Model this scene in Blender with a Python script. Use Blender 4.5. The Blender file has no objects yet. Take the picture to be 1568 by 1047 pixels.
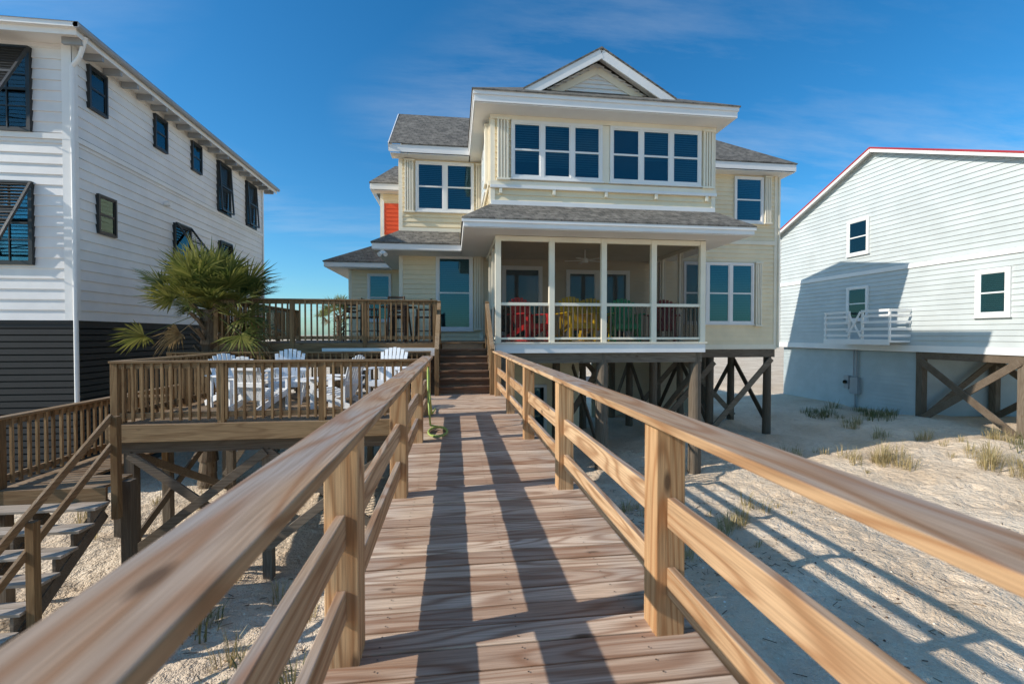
import bpy, math, random
from mathutils import Vector, noise
random.seed(7)
R = random.uniform
scene = bpy.context.scene

# ------------------------------------------------------------------ materials
def new_mat(name):
    m = bpy.data.materials.new(name); m.use_nodes = True
    nt = m.node_tree
    return m, nt, nt.nodes['Principled BSDF'], nt.nodes['Material Output']
def N(nt, t, **kw):
    n = nt.nodes.new(t)
    for k, v in kw.items(): setattr(n, k, v)
    return n
def setin(nt, sock, v):
    if hasattr(v, 'is_linked') or hasattr(v, 'links'): nt.links.new(v, sock)
    else: sock.default_value = v
def M(nt, op, a, b=None, clamp=False):
    n = N(nt, 'ShaderNodeMath', operation=op); n.use_clamp = clamp
    setin(nt, n.inputs[0], a)
    if b is not None: setin(nt, n.inputs[1], b)
    return n.outputs[0]
def MIX(nt, f, a, b, blend='MIX'):
    n = N(nt, 'ShaderNodeMix', data_type='RGBA', blend_type=blend)
    setin(nt, n.inputs[0], f)
    for s, v in ((n.inputs[6], a), (n.inputs[7], b)):
        if isinstance(v, tuple): s.default_value = (*v, 1)
        else: nt.links.new(v, s)
    return n.outputs[2]
def MAPR(nt, v, a, b, c=0.0, d=1.0):
    n = N(nt, 'ShaderNodeMapRange'); setin(nt, n.inputs[0], v)
    for i, x in enumerate((a, b, c, d)): n.inputs[i+1].default_value = x
    return n.outputs[0]
def NOISE(nt, vec, scale, detail=3, rough=.5):
    n = N(nt, 'ShaderNodeTexNoise'); n.inputs['Scale'].default_value = scale
    n.inputs['Detail'].default_value = detail; n.inputs['Roughness'].default_value = rough
    if vec is not None: nt.links.new(vec, n.inputs['Vector'])
    return n.outputs['Fac']
def OBJ(nt): return N(nt, 'ShaderNodeTexCoord').outputs['Object']
def SCALE(nt, vec, s):
    n = N(nt, 'ShaderNodeVectorMath', operation='MULTIPLY'); nt.links.new(vec, n.inputs[0]); n.inputs[1].default_value = s
    return n.outputs[0]
def BUMP(nt, bsdf, h, strength, dist=.01):
    n = N(nt, 'ShaderNodeBump'); n.inputs['Strength'].default_value = strength; n.inputs['Distance'].default_value = dist
    nt.links.new(h, n.inputs['Height']); nt.links.new(n.outputs[0], bsdf.inputs['Normal'])

def paint(name, col, rough=.55, var=.06, scale=.9):
    m, nt, b, o = new_mat(name)
    v = OBJ(nt)
    n1 = NOISE(nt, v, scale, 3, .65)
    lo = tuple(c*(1-var*1.6) for c in col); hi = tuple(min(1, c*(1+var*.4)) for c in col)
    c = MIX(nt, MAPR(nt, n1, .38, .6), lo, hi)
    rnd = N(nt, 'ShaderNodeNewGeometry').outputs['Random Per Island']
    c = MIX(nt, MAPR(nt, rnd, 0, 1, 0, var*1.2), c, tuple(x*.55 for x in col))
    nt.links.new(c, b.inputs['Base Color'])
    b.inputs['Roughness'].default_value = rough
    return m

def wood(name, axis, c1, c2, grey=(.30,.27,.24), greyamt=.6, ring=.4, cvar=.75):
    m, nt, b, o = new_mat(name)
    v = OBJ(nt)
    geo = N(nt, 'ShaderNodeNewGeometry')
    rnd = geo.outputs['Random Per Island']
    off = N(nt, 'ShaderNodeVectorMath', operation='ADD'); nt.links.new(v, off.inputs[0])
    cb = N(nt, 'ShaderNodeCombineXYZ')
    for i in range(3): nt.links.new(M(nt, 'MULTIPLY', rnd, 37.0+11*i), cb.inputs[i])
    nt.links.new(cb.outputs[0], off.inputs[1]); v2 = off.outputs[0]
    def st(a, al): return SCALE(nt, v2, tuple(al if 'XYZ'[i] == axis else a for i in range(3)))
    n1 = NOISE(nt, st(5.0, .5), 1.0, 1, .4)
    rings = M(nt, 'SINE', M(nt, 'MULTIPLY', n1, 70.0))
    rings = M(nt, 'POWER', M(nt, 'MULTIPLY', M(nt, 'ADD', rings, 1.0), .5), 2.6)
    fib = NOISE(nt, st(120, 3), 1.0, 2, .6)
    big = NOISE(nt, st(3.5, .9), 1.0, 2, .6)
    col = MIX(nt, MAPR(nt, M(nt, 'ADD', M(nt,'MULTIPLY',rnd,cvar), M(nt,'MULTIPLY',big,.7)), .25, .3+cvar+.1), c1, c2)
    sx = N(nt, 'ShaderNodeSeparateXYZ'); nt.links.new(geo.outputs['Normal'], sx.inputs[0])
    up = MAPR(nt, sx.outputs[2], .5, .95)
    gf = M(nt, 'MULTIPLY', up, MAPR(nt, big, .34, .62, greyamt*.25, greyamt), True)
    col = MIX(nt, gf, col, grey)
    col = MIX(nt, M(nt, 'MULTIPLY', rings, ring), col, tuple(x*y for x, y in zip(c1, (.62,.45,.33))))
    col = MIX(nt, MAPR(nt, fib, .38, .7, .0, .5), col, tuple(.4*x for x in c1))
    vo = N(nt, 'ShaderNodeTexVoronoi'); nt.links.new(st(4.0, 1.3), vo.inputs['Vector']); vo.inputs['Scale'].default_value = 1.0
    kn = MAPR(nt, vo.outputs['Distance'], .04, .09, .85, 0)
    col = MIX(nt, kn, col, (.09,.05,.028))
    nt.links.new(col, b.inputs['Base Color'])
    b.inputs['Roughness'].default_value = .82
    b.inputs['Specular IOR Level'].default_value = .22
    BUMP(nt, b, fib, .35, .004)
    return m

mWdX = wood('boardwalk_plank_wood', 'X', (.36,.205,.12), (.84,.66,.49), (.60,.50,.42), .42, .62, 1.2)
mWrY = wood('rail_wood_long', 'Y', (.43,.25,.125), (.68,.46,.27), (.34,.295,.265), .95, .62, .5)
mWrZ = wood('rail_wood_post', 'Z', (.50,.285,.135), (.70,.45,.24), (.40,.35,.29), .7, .65, .5)
mOldX = wood('old_deck_wood_x', 'X', (.20,.12,.06), (.38,.25,.13), (.34,.28,.22), .6, .4)
mOldY = wood('old_deck_wood_y', 'Y', (.20,.12,.06), (.38,.25,.13), (.34,.28,.22), .6, .4)
mOldZ = wood('old_deck_wood_z', 'Z', (.17,.10,.045), (.42,.265,.13), (.27,.22,.17), .5, .4)
mStepX = wood('brown_stair_wood', 'X', (.17,.095,.055), (.28,.165,.10), (.27,.18,.13), .5, .4)
mGryZ = wood('weathered_pile_wood', 'Z', (.11,.085,.06), (.24,.19,.14), (.33,.28,.23), .6, .3)
mGryX = wood('weathered_brace_wood', 'X', (.11,.08,.055), (.26,.205,.15), (.36,.30,.24), .6, .3)

mYel = paint('yellow_siding_paint', (.86,.725,.49), var=.05)
mCream = paint('cream_trim_paint', (.87,.79,.63), var=.04)
mWhite = paint('white_trim_paint', (.83,.81,.78), var=.03)
mWhSid = paint('white_siding_paint', (.82,.79,.76), var=.05)
mGrSid = paint('pale_grey_siding_paint', (.53,.565,.555), var=.05)
mGrLow = paint('grey_enclosure_paint', (.42,.47,.475), var=.06)
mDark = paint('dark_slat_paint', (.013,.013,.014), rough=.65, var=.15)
mBlack = paint('black_frame_paint', (.02,.022,.022), rough=.4)
mRedRoof = paint('red_metal_roof', (.38,.03,.03), rough=.4)
mRed = paint('red_chair_paint', (.85,.03,.03), rough=.45)
mOrange = paint('orange_door_paint', (.85,.10,.02), rough=.5)
mYelCh = paint('yellow_chair_paint', (.90,.58,.02), rough=.45)
mGreen = paint('green_chair_paint', (.04,.45,.17), rough=.45)
mMaroon = paint('maroon_chair_paint', (.30,.03,.03), rough=.45)
mPlast = paint('white_plastic', (.80,.81,.82), rough=.4, var=.03)
mBrownF = paint('brown_wicker', (.10,.055,.03), rough=.7, var=.2)
mGreyMet = paint('grey_metal', (.32,.33,.34), rough=.4)
mHose = paint('green_hose', (.38,.48,.12), rough=.5)
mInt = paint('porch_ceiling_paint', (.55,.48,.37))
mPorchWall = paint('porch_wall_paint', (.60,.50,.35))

def blind_mat(name, dark, light):
    m, nt, b, o = new_mat(name)
    v = OBJ(nt); s = N(nt, 'ShaderNodeSeparateXYZ'); nt.links.new(v, s.inputs[0])
    w = M(nt, 'FRACT', M(nt, 'MULTIPLY', s.outputs[2], 16.0))
    c = MIX(nt, MAPR(nt, w, .35, .5), dark, light)
    nt.links.new(c, b.inputs['Base Color']); b.inputs['Roughness'].default_value = .6
    return m
mBlind = blind_mat('window_blinds', (.03,.045,.05), (.15,.18,.19))
mRoom, nt, b, o = new_mat('dark_room'); b.inputs['Base Color'].default_value = (.012,.018,.022,1)
def glass_mat(name, tint):
    m, nt, b, o = new_mat(name)
    nt.nodes.remove(b)
    tr = N(nt, 'ShaderNodeBsdfTransparent'); tr.inputs[0].default_value = (*tint, 1)
    gl = N(nt, 'ShaderNodeBsdfGlossy'); gl.inputs['Roughness'].default_value = .03
    gl.inputs[0].default_value = (.50,.78,.84,1)
    fr = N(nt, 'ShaderNodeFresnel'); fr.inputs[0].default_value = 1.5
    bp = N(nt, 'ShaderNodeBump'); bp.inputs['Strength'].default_value = .06; bp.inputs['Distance'].default_value = .03
    nt.links.new(NOISE(nt, OBJ(nt), 1.7, 1), bp.inputs['Height'])
    nt.links.new(bp.outputs[0], gl.inputs['Normal'])
    mx = N(nt, 'ShaderNodeMixShader')
    nt.links.new(M(nt, 'ADD', M(nt,'MULTIPLY',fr.outputs[0],1.2), .03, True), mx.inputs[0])
    nt.links.new(tr.outputs[0], mx.inputs[1]); nt.links.new(gl.outputs[0], mx.inputs[2])
    nt.links.new(mx.outputs[0], o.inputs[0])
    return m
mGlass = glass_mat('window_glass', (.55,.74,.78))
m, nt, b, o = new_mat('insect_screen')
nt.nodes.remove(b)
tr = N(nt, 'ShaderNodeBsdfTransparent'); df = N(nt, 'ShaderNodeBsdfDiffuse'); df.inputs[0].default_value = (.07,.06,.05,1)
mx = N(nt, 'ShaderNodeMixShader'); mx.inputs[0].default_value = .42
nt.links.new(tr.outputs[0], mx.inputs[1]); nt.links.new(df.outputs[0], mx.inputs[2]); nt.links.new(mx.outputs[0], o.inputs[0])
mScreen = m

def shingle(name, c1, c2):
    m, nt, b, o = new_mat(name)
    v = OBJ(nt); s = N(nt, 'ShaderNodeSeparateXYZ'); nt.links.new(v, s.inputs[0])
    cb = N(nt, 'ShaderNodeCombineXYZ')
    nt.links.new(M(nt, 'ADD', s.outputs[0], M(nt, 'MULTIPLY', s.outputs[1], .35)), cb.inputs[0])
    nt.links.new(M(nt, 'MULTIPLY', s.outputs[2], 1.9), cb.inputs[1])
    br = N(nt, 'ShaderNodeTexBrick'); nt.links.new(cb.outputs[0], br.inputs['Vector'])
    br.inputs['Scale'].default_value = 1.0; br.inputs['Brick Width'].default_value = .28; br.inputs['Row Height'].default_value = .16
    br.inputs['Mortar Size'].default_value = .012
    br.inputs['Color1'].default_value = (*c1,1); br.inputs['Color2'].default_value = (*c2,1); br.inputs['Mortar'].default_value = tuple(x*.3 for x in c1)+(1,)
    n = NOISE(nt, v, 60, 2)
    c = MIX(nt, MAPR(nt, n, .3, .7, 0, .6), br.outputs['Color'], tuple(x*.45 for x in c1))
    n3 = NOISE(nt, v, 5, 3, .7)
    c = MIX(nt, MAPR(nt, n3, .45, .65, 0, .5), c, tuple(min(1,x*1.5) for x in c2))
    nt.links.new(c, b.inputs['Base Color']); b.inputs['Roughness'].default_value = .9
    BUMP(nt, b, M(nt, 'ADD', br.outputs['Fac'], n), .5, .01)
    return m
mShin = shingle('asphalt_shingles', (.11,.10,.085), (.205,.185,.155))

def sand_mat():
    m, nt, b, o = new_mat('beach_sand')
    v = OBJ(nt)
    n1 = NOISE(nt, v, .5, 3, .6); n2 = NOISE(nt, v, 6, 4, .7); n3 = NOISE(nt, v, 130, 1, .7)
    c = MIX(nt, MAPR(nt, n1, .35, .65), (.66,.51,.36), (.82,.68,.52))
    c = MIX(nt, MAPR(nt, n2, .5, .72, 0, .45), c, (.48,.36,.24))
    c = MIX(nt, MAPR(nt, n3, .6, .72, 0, .5), c, (.28,.20,.12))
    vo = N(nt, 'ShaderNodeTexVoronoi'); vo.inputs['Scale'].default_value = 9; nt.links.new(v, vo.inputs['Vector'])
    c = MIX(nt, MAPR(nt, vo.outputs['Distance'], .06, .12, .8, 0), c, (.88,.82,.74))
    nt.links.new(c, b.inputs['Base Color']); b.inputs['Roughness'].default_value = .95
    b.inputs['Specular IOR Level'].default_value = .1
    BUMP(nt, b, n2, 1.0, .11)
    return m
mSand = sand_mat()
def leafm(name, c1, c2, tr=.25):
    m, nt, b, o = new_mat(name)
    rnd = N(nt, 'ShaderNodeNewGeometry').outputs['Random Per Island']
    c = MIX(nt, rnd, c1, c2); nt.links.new(c, b.inputs['Base Color'])
    b.inputs['Roughness'].default_value = .45
    t = N(nt, 'ShaderNodeBsdfTranslucent'); nt.links.new(c, t.inputs[0])
    mx = N(nt, 'ShaderNodeMixShader'); mx.inputs[0].default_value = tr
    nt.links.new(b.outputs[0], mx.inputs[1]); nt.links.new(t.outputs[0], mx.inputs[2]); nt.links.new(mx.outputs[0], o.inputs[0])
    return m
mPalm = leafm('palm_leaf', (.085,.115,.022), (.30,.29,.075), .3)
mPalmDry = leafm('dry_palm_leaf', (.24,.17,.08), (.38,.28,.15))
mGrass = leafm('dune_grass_blade', (.24,.20,.08), (.56,.43,.22))
mGrassG = leafm('green_shrub_leaf', (.10,.12,.04), (.26,.22,.09))
mTrunk = wood('palm_trunk_bark', 'Z', (.12,.08,.05), (.24,.18,.12), (.2,.16,.12), .3, .5)
mRoad = paint('asphalt', (.06,.06,.06), rough=.9)

# ------------------------------------------------------------------ mesh builder
class B:
    def __init__(s, name, parent=None):
        s.name, s.parent = name, parent; s.v, s.f, s.mi, s.mats = [], [], [], []
    def _m(s, mat):
        if mat not in s.mats: s.mats.append(mat)
        return s.mats.index(mat)
    def poly(s, pts, mat):
        i = len(s.v); s.v += [tuple(p) for p in pts]; s.f.append(tuple(range(i, i+len(pts)))); s.mi.append(s._m(mat))
    def hexa(s, p, mat):
        i = len(s.v); s.v += [tuple(q) for q in p]; k = s._m(mat)
        for f in ((0,3,2,1),(4,5,6,7),(0,1,5,4),(1,2,6,5),(2,3,7,6),(3,0,4,7)):
            s.f.append(tuple(i+j for j in f)); s.mi.append(k)
    def box(s, x0, x1, y0, y1, z0, z1, mat):
        if x0 > x1: x0, x1 = x1, x0
        if y0 > y1: y0, y1 = y1, y0
        if z0 > z1: z0, z1 = z1, z0
        s.hexa([(x0,y0,z0),(x1,y0,z0),(x1,y1,z0),(x0,y1,z0),(x0,y0,z1),(x1,y0,z1),(x1,y1,z1),(x0,y1,z1)], mat)
    def beam(s, a, b, w, h, mat, up=(0,0,1)):
        a, b = Vector(a), Vector(b); d = (b-a).normalized(); u = Vector(up)
        side = d.cross(u)
        if side.length < 1e-4: side = Vector((1,0,0))
        side.normalize(); u = side.cross(d).normalized()
        sw, uh = side*w/2, u*h/2
        s.hexa([a-sw-uh, a+sw-uh, b+sw-uh, b-sw-uh, a-sw+uh, a+sw+uh, b+sw+uh, b-sw+uh], mat)
    def cyl(s, a, b, r1, r2, mat, n=14):
        a, b = Vector(a), Vector(b); d = (b-a).normalized()
        s1 = d.orthogonal().normalized(); s2 = d.cross(s1)
        i = len(s.v); k = s._m(mat)
        for p, r in ((a, r1), (b, r2)):
            for j in range(n):
                t = 2*math.pi*j/n; s.v.append(tuple(p + s1*math.cos(t)*r + s2*math.sin(t)*r))
        for j in range(n):
            s.f.append((i+j, i+(j+1)%n, i+n+(j+1)%n, i+n+j)); s.mi.append(k)
        s.f.append(tuple(i+n+j for j in range(n))); s.mi.append(k)
        s.f.append(tuple(i+j for j in reversed(range(n)))); s.mi.append(k)
    def tube(s, pts, r, mat, n=8):
        for a, b in zip(pts, pts[1:]): s.cyl(a, b, r, r, mat, n)
    def done(s, bevel=0, smooth=False, loc=None, rot=0, scale=1):
        me = bpy.data.meshes.new(s.name); me.from_pydata(s.v, [], s.f)
        for m in s.mats: me.materials.append(m)
        me.polygons.foreach_set('material_index', s.mi)
        if smooth: me.polygons.foreach_set('use_smooth', [True]*len(s.f))
        me.update()
        ob = bpy.data.objects.new(s.name, me); scene.collection.objects.link(ob)
        if s.parent: ob.parent = s.parent
        if loc: ob.location = loc
        ob.rotation_euler[2] = rot; ob.scale = (scale,)*3
        if bevel:
            md = ob.modifiers.new('bevel', 'BEVEL'); md.width = bevel; md.segments = 2; md.limit_method = 'ANGLE'
        return ob
def empty(name):
    e = bpy.data.objects.new(name, None); scene.collection.objects.link(e); e.empty_display_size = .3; return e

def fp(fac, pl, u, o, z):
    return {'S': (u, pl-o, z), 'N': (u, pl+o, z), 'W': (pl-o, u, z), 'E': (pl+o, u, z)}[fac]
def fbox(b, fac, pl, u0, u1, z0, z1, o0, o1, mat):
    p, q = fp(fac, pl, u0, o0, z0), fp(fac, pl, u1, o1, z1)
    b.box(p[0], q[0], p[1], q[1], p[2], q[2], mat)
LT = .034
def lap(b, fac, pl, u0, u1, z0, z1, mat, ex=.16, clip=None, thick=LT):
    z = z0
    while z < z1-.01:
        zt = min(z+ex, z1); a0, a1, c0, c1 = u0, u1, u0, u1
        if clip:
            a0, a1 = clip(z); c0, c1 = clip(zt)
            if a1-a0 < .05: break
        b.poly([fp(fac,pl,a0,thick,z), fp(fac,pl,a1,thick,z), fp(fac,pl,c1,.006,zt), fp(fac,pl,c0,.006,zt)], mat)
        b.poly([fp(fac,pl,a0,thick,z), fp(fac,pl,a0,.0,z), fp(fac,pl,a1,.0,z), fp(fac,pl,a1,thick,z)], mat)
        z += ex
def window(b, fac, pl, u0, u1, z0, z1, units=1, fm=None, fw=.07, back=None, dh=True, mull=None, sill=True):
    fm = fm or mWhite; back = back or mBlind; mull = mull or fw
    e_ = .036
    fbox(b,fac,pl,u0,u1,z0,z1,e_,e_+.006,back)
    fbox(b,fac,pl,u0-fw,u0,z0-fw,z1+fw,0,.095,fm); fbox(b,fac,pl,u1,u1+fw,z0-fw,z1+fw,0,.095,fm)
    fbox(b,fac,pl,u0,u1,z1,z1+fw,0,.093,fm); fbox(b,fac,pl,u0,u1,z0-fw,z0,0,.093,fm)
    if sill: fbox(b,fac,pl,u0-fw-.03,u1+fw+.03,z0-fw-.035,z0-fw-.002,0,.12,fm)
    w = (u1-u0-(units-1)*mull)/units
    for i in range(units):
        a = u0+i*(w+mull)
        if i: fbox(b,fac,pl,a-mull,a,z0,z1,e_+.007,.091,fm)
        s_ = .035
        for q0, q1 in ((a,a+s_),(a+w-s_,a+w)): fbox(b,fac,pl,q0,q1,z0,z1,e_+.007,.074,fm)
        fbox(b,fac,pl,a+s_,a+w-s_,z1-s_,z1,e_+.007,.073,fm); fbox(b,fac,pl,a+s_,a+w-s_,z0,z0+s_,e_+.007,.073,fm)
        if dh:
            zm = (z0+z1)/2; fbox(b,fac,pl,a+s_,a+w-s_,zm-.025,zm+.025,e_+.007,.078,fm)
        fbox(b,fac,pl,a+s_,a+w-s_,z0+s_,z1-s_,.055,.059,mGlass)
def stack(b, fac, pl, u0, u1, z0, z1, mat, n=5):
    w = (u1-u0)/n
    for i in range(n):
        fbox(b,fac,pl,u0+i*w,u0+i*w+w*.62,z0,z1,.0,.14,mat)
        fbox(b,fac,pl,u0+i*w+w*.62,u0+(i+1)*w,z0,z1,.0,.06,mat)
    fbox(b,fac,pl,u0-.02,u1+.02,z1,z1+.05,0,.16,mat); fbox(b,fac,pl,u0-.02,u1+.02,z0-.05,z0,0,.16,mat)

# ------------------------------------------------------------------ ground
rf = random.Random(11)
prints = {}
def add_print(x, y, r, dpt):
    prints.setdefault((int(x//1), int(y//1)), []).append((x, y, r, dpt))
for _ in range(900):
    add_print(rf.uniform(1.5, 18), rf.uniform(2.5, 14), rf.uniform(.09,.17), rf.uniform(.02,.05))
for _ in range(260):
    add_print(rf.uniform(-6, -.7), rf.uniform(1.5, 8), rf.uniform(.09,.17), rf.uniform(.02,.05))
def gz(x, y):
    z = -2.42
    z += .50*max(0, min(1, (x-10)/7.0))*max(0, min(1, (y-6)/6))
    z += .22*max(0, min(1, (-x-3)/5.0))
    if -40 < x < 60 and -20 < y < 70:
        z += .24*(noise.noise(Vector((x*.16, y*.16, 3.1))))
        z += .12*(noise.noise(Vector((x*.55, y*.55, 9.1))))
        z += .05*(noise.noise(Vector((x*1.6, y*1.6, 1.1))))
        z += .02*(noise.noise(Vector((x*4, y*4, 5.1))))
        ix, iy = int(x//1), int(y//1)
        for i in (ix-1, ix, ix+1):
            for j in (iy-1, iy, iy+1):
                for (px_, py_, r, dp) in prints.get((i, j), ()):
                    q = ((x-px_)**2+(y-py_)**2)/(r*r)
                    if q < 4: z -= dp*(1-q*.9)*math.exp(-q)
    return z
def axis(lo, hi, step, far):
    a = []; x = lo
    while x <= hi: a.append(x); x += step
    s = step; x = hi
    while x < far: s *= 1.35; x += s; a.append(x)
    s = step; x = lo; pre = []
    while x > -far: s *= 1.35; x -= s; pre.append(x)
    return pre[::-1]+a
xs, ys = axis(-9, 19, .075, 1500), axis(1, 16, .075, 1500)
gb = B('sand_ground'); gb._m(mSand)
gb.v = [(x, y, gz(x, y)) for y in ys for x in xs]; nx = len(xs)
gb.f = [(j*nx+i, j*nx+i+1, (j+1)*nx+i+1, (j+1)*nx+i) for j in range(len(ys)-1) for i in range(nx-1)]
gb.mi = [0]*len(gb.f)
gb.done(smooth=True)
rb = B('street_road'); rb.box(-200,200,32,38,-2.6,-2.2,mRoad); rb.done()

# ------------------------------------------------------------------ boardwalk
bw = empty('boardwalk')
pl = B('deck_planks', bw)
y = -3.0; xL, xR = -.60, 1.17
while y < 10.62:
    w = .140
    j = R(-.003,.003)
    pl.box(xL+R(-.015,.015), xR+R(-.02,.02), y, y+w+R(-.002,.002), -.038+j, j, mWdX)
    y += w+.008
pl.done(bevel=.005)
sc = B('deck_screws', bw); y = -3.0
while y < 7:
    for xx in (-.33, .30, .86):
        cx, cy = xx+R(-.008,.008), y
        for dy in (.035, .105):
            r = .0045
            if y > -.5: sc.poly([(cx+r*math.cos(t*math.pi/3), cy+dy+r*math.sin(t*math.pi/3), .0045) for t in range(6)], mBlack)
    y += .148
sc.done()
rl = B('railings', bw)
for side, (p0, p1, c0, c1) in {'L': (-.54,-.40,-.545,-.36), 'R': (.93,1.07,.885,1.07)}.items():
    py = [-2,0.06,2.04,4.02,6.02,8.0] if side == 'L' else [-2,.04,2.06,4.05,6.05,8.05,10.35]
    cm = (p0+p1)/2
    for q in py:
        g = gz(cm, q)-.3
        rl.box(p0, p1, q-.07, q+.07, g, .982, mWrZ)
    for a, b_ in zip(py, py[1:]):
        for z0, z1 in ((.50,.64),(.19,.325)):
            o = R(-.006,.006)
            rl.box(cm-.02, cm+.02, a+.071, b_-.071, z0+o, z1+o, mWrY)
    segs = [(-2.1, 4.02), (4.024, py[-1]+.1)] 
    for a, b_ in segs: rl.box(c0, c1, a, b_, .985, 1.023, mWrY)
rl.done(bevel=.005)
fr = B('underframe', bw)
for xx in (-.50, .30, 1.0):
    fr.box(xx-.02, xx+.02, -3, 10.6, -.26, -.044, mGryX)
for q in (0,2,4,6,8,10):
    fr.box(-.56, 1.1, q+.075, q+.115, -.48, -.262, mGryX)
for q in (2,4,6,8):
    fr.beam((-.5,q+.15,-.5),(1.0,q+.15,-2.1),.04,.14,mGryX)
fr.done(bevel=.004)

# ------------------------------------------------------------------ stairs to house
sw = empty('wooden_staircase')
st = B('treads', sw)
nr = 7; rise = 1.19/nr; run = .25
for i in range(nr-1):
    z = rise*(i+1); yy = 10.72+i*run
    st.box(-.36, .86, yy-.02, yy+.125, z-.038, z, mStepX); st.box(-.36, .86, yy+.13, yy+run+.01, z-.038, z, mStepX)
    st.box(-.35, .85, yy+.02, yy+.04, z-rise+.004, z-.04, mStepX)
for xx in (-.385, .885):
    st.beam((xx,10.62,-.02),(xx,12.25,1.10),.04,.28,mOldY)
    st.box(xx-.05,xx+.05,10.5,10.6,-.4,1.03,mOldZ); st.box(xx-.05,xx+.05,12.1,12.2,.6,2.27,mOldZ)
    st.beam((xx,10.5,1.05),(xx,12.2,2.27),.10,.04,mOldY)
    st.beam((xx,10.6,.30),(xx,12.12,1.40),.04,.07,mOldY)
    for k in range(10):
        yy = 10.70+k*.145; zz = .12+(yy-10.5)*.72
        st.box(xx-.017,xx+.017,yy-.017,yy+.017,zz+.1,zz+.93,mOldZ)
st.done(bevel=.003)

# ------------------------------------------------------------------ decks
def rail_run(b, a, c, zf, h=1.05, sp=.135, mx=None, post=1.8, cap=.14):
    a, c = Vector(a), Vector(c); L = (c-a).length; d = (c-a)/L
    m = mOldX if abs(d.x) > abs(d.y) else mOldY
    n = max(1, round(L/post))
    A = lambda t, z: (a.x+d.x*t, a.y+d.y*t, z)
    b.beam(A(-.06,zf+h), A(L+.06,zf+h), cap, .036, m)
    b.beam(A(0,zf+h-.065), A(L,zf+h-.065), .038, .085, m)
    b.beam(A(0,zf+.13), A(L,zf+.13), .038, .085, m)
    for i in range(n+1):
        t = L*i/n; p = A(t, 0)
        b.box(p[0]-.05,p[0]+.05,p[1]-.05,p[1]+.05, zf-.28, zf+h-.02, mOldZ)
    k = int(L/sp)
    for i in range(1, k):
        t = L*i/k+R(-.008,.008); p = A(t,0)
        x_, y_ = p[0], p[1]
        if abs(d.x) > abs(d.y): y_ -= .037
        else: x_ += .037
        b.box(x_-.018,x_+.018,y_-.018,y_+.018, zf+.05+R(-.01,.01), zf+h-.022, mOldZ)

ld = empty('lower_wooden_deck')
b = B('deck_floor', ld); yy = 7.75
while yy < 11.45:
    b.box(-5.25, -.61, yy, yy+.138, -.038, 0, mOldX); yy += .144
b.box(-5.27,-.61,7.70,7.745,-.27,-.003,mOldX); b.box(-5.31,-5.272,7.70,11.5,-.27,-.003,mOldY)
for xx in (-4.4,-3.5,-2.6,-1.7,-.8): b.box(xx-.02,xx+.02,7.76,11.4,-.26,-.04,mOldY)
b.done(bevel=.003)
b = B('deck_railing', ld)
rail_run(b, (-5.22,7.80,0), (-.60,7.80,0), 0, .97)
rail_run(b, (-5.22,7.92,0), (-5.22,11.3,0), 0, .97)
rail_run(b, (-6.5,11.45,0), (-.62,11.45,0), 0, .97)
b.done(bevel=.003)
b = B('deck_posts', ld)
for xx in (-5.1,-3.05,-1.0):
    for yy in (7.95, 11.2):
        b.box(xx-.075,xx+.075,yy-.075,yy+.075,gz(xx,yy)-.3,-.272,mGryZ)
for yy in (7.95,11.2): b.box(-5.3,-.7,yy-.08,yy-.04+.14,-.48,-.275,mGryX)
for x0, x1 in ((-5.1,-3.05),(-3.05,-1.0)):
    b.beam((x0,7.84,-2.1),(x1,7.84,-.5),.04,.14,mGryX); b.beam((x0,7.89,-.5),(x1,7.89,-2.1),.04,.14,mGryX)
b.beam((-5.19,8,-.5),(-5.19,11.2,-2.1),.04,.14,mGryX); b.beam((-5.23,8,-2.1),(-5.23,11.2,-.5),.04,.14,mGryX)
b.done(bevel=.004)

ud = empty('upper_wooden_deck')
b = B('deck_floor', ud); yy = 11.72
while yy < 15.5:
    x1 = -.46 if yy < 12.2 else 1.08
    b.box(-5.6, x1, yy, yy+.138, 1.152, 1.19, mOldX); yy += .144
b.box(-5.66,-.45,11.665,11.705,.98,1.187,mOldX); b.box(-5.70,-5.662,11.665,17.5,.98,1.187,mOldY)
b.box(-5.6,-2.6,15.55,17.5,1.15,1.19,mOldX)
b.box(-3.2,-.45,11.63,11.662,.86,1.06,mWhite)
for xx in [-5.2+.6*i for i in range(9)]: b.box(xx-.02,xx+.02,11.72,15.5,.93,1.15,mOldY)
b.done(bevel=.003)
b = B('deck_railing', ud)
rail_run(b, (-5.62,11.70,0), (-.47,11.70,0), 1.19, 1.06, post=1.75)
rail_run(b, (-5.62,11.82,0), (-5.62,17.4,0), 1.19, 1.06)
b.done(bevel=.003)
b = B('deck_posts', ud)
for xx in (-5.5,-3.8,-2.1,-.55):
    for yy in (11.85, 15.0):
        b.box(xx-.07,xx+.07,yy-.07,yy+.07,gz(xx,yy)-.3,.95,mGryZ)
b.box(-5.6,-.5,11.94,12.0,.68,.928,mGryX); b.box(-5.6,-.5,14.9,14.96,.68,.928,mGryX)
for x0,x1 in ((-5.5,-3.8),(-3.8,-2.1),(-2.1,-.55)):
    b.beam((x0,11.76,-2.0),(x1,11.76,.6),.04,.14,mGryX)
b.done(bevel=.004)

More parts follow.
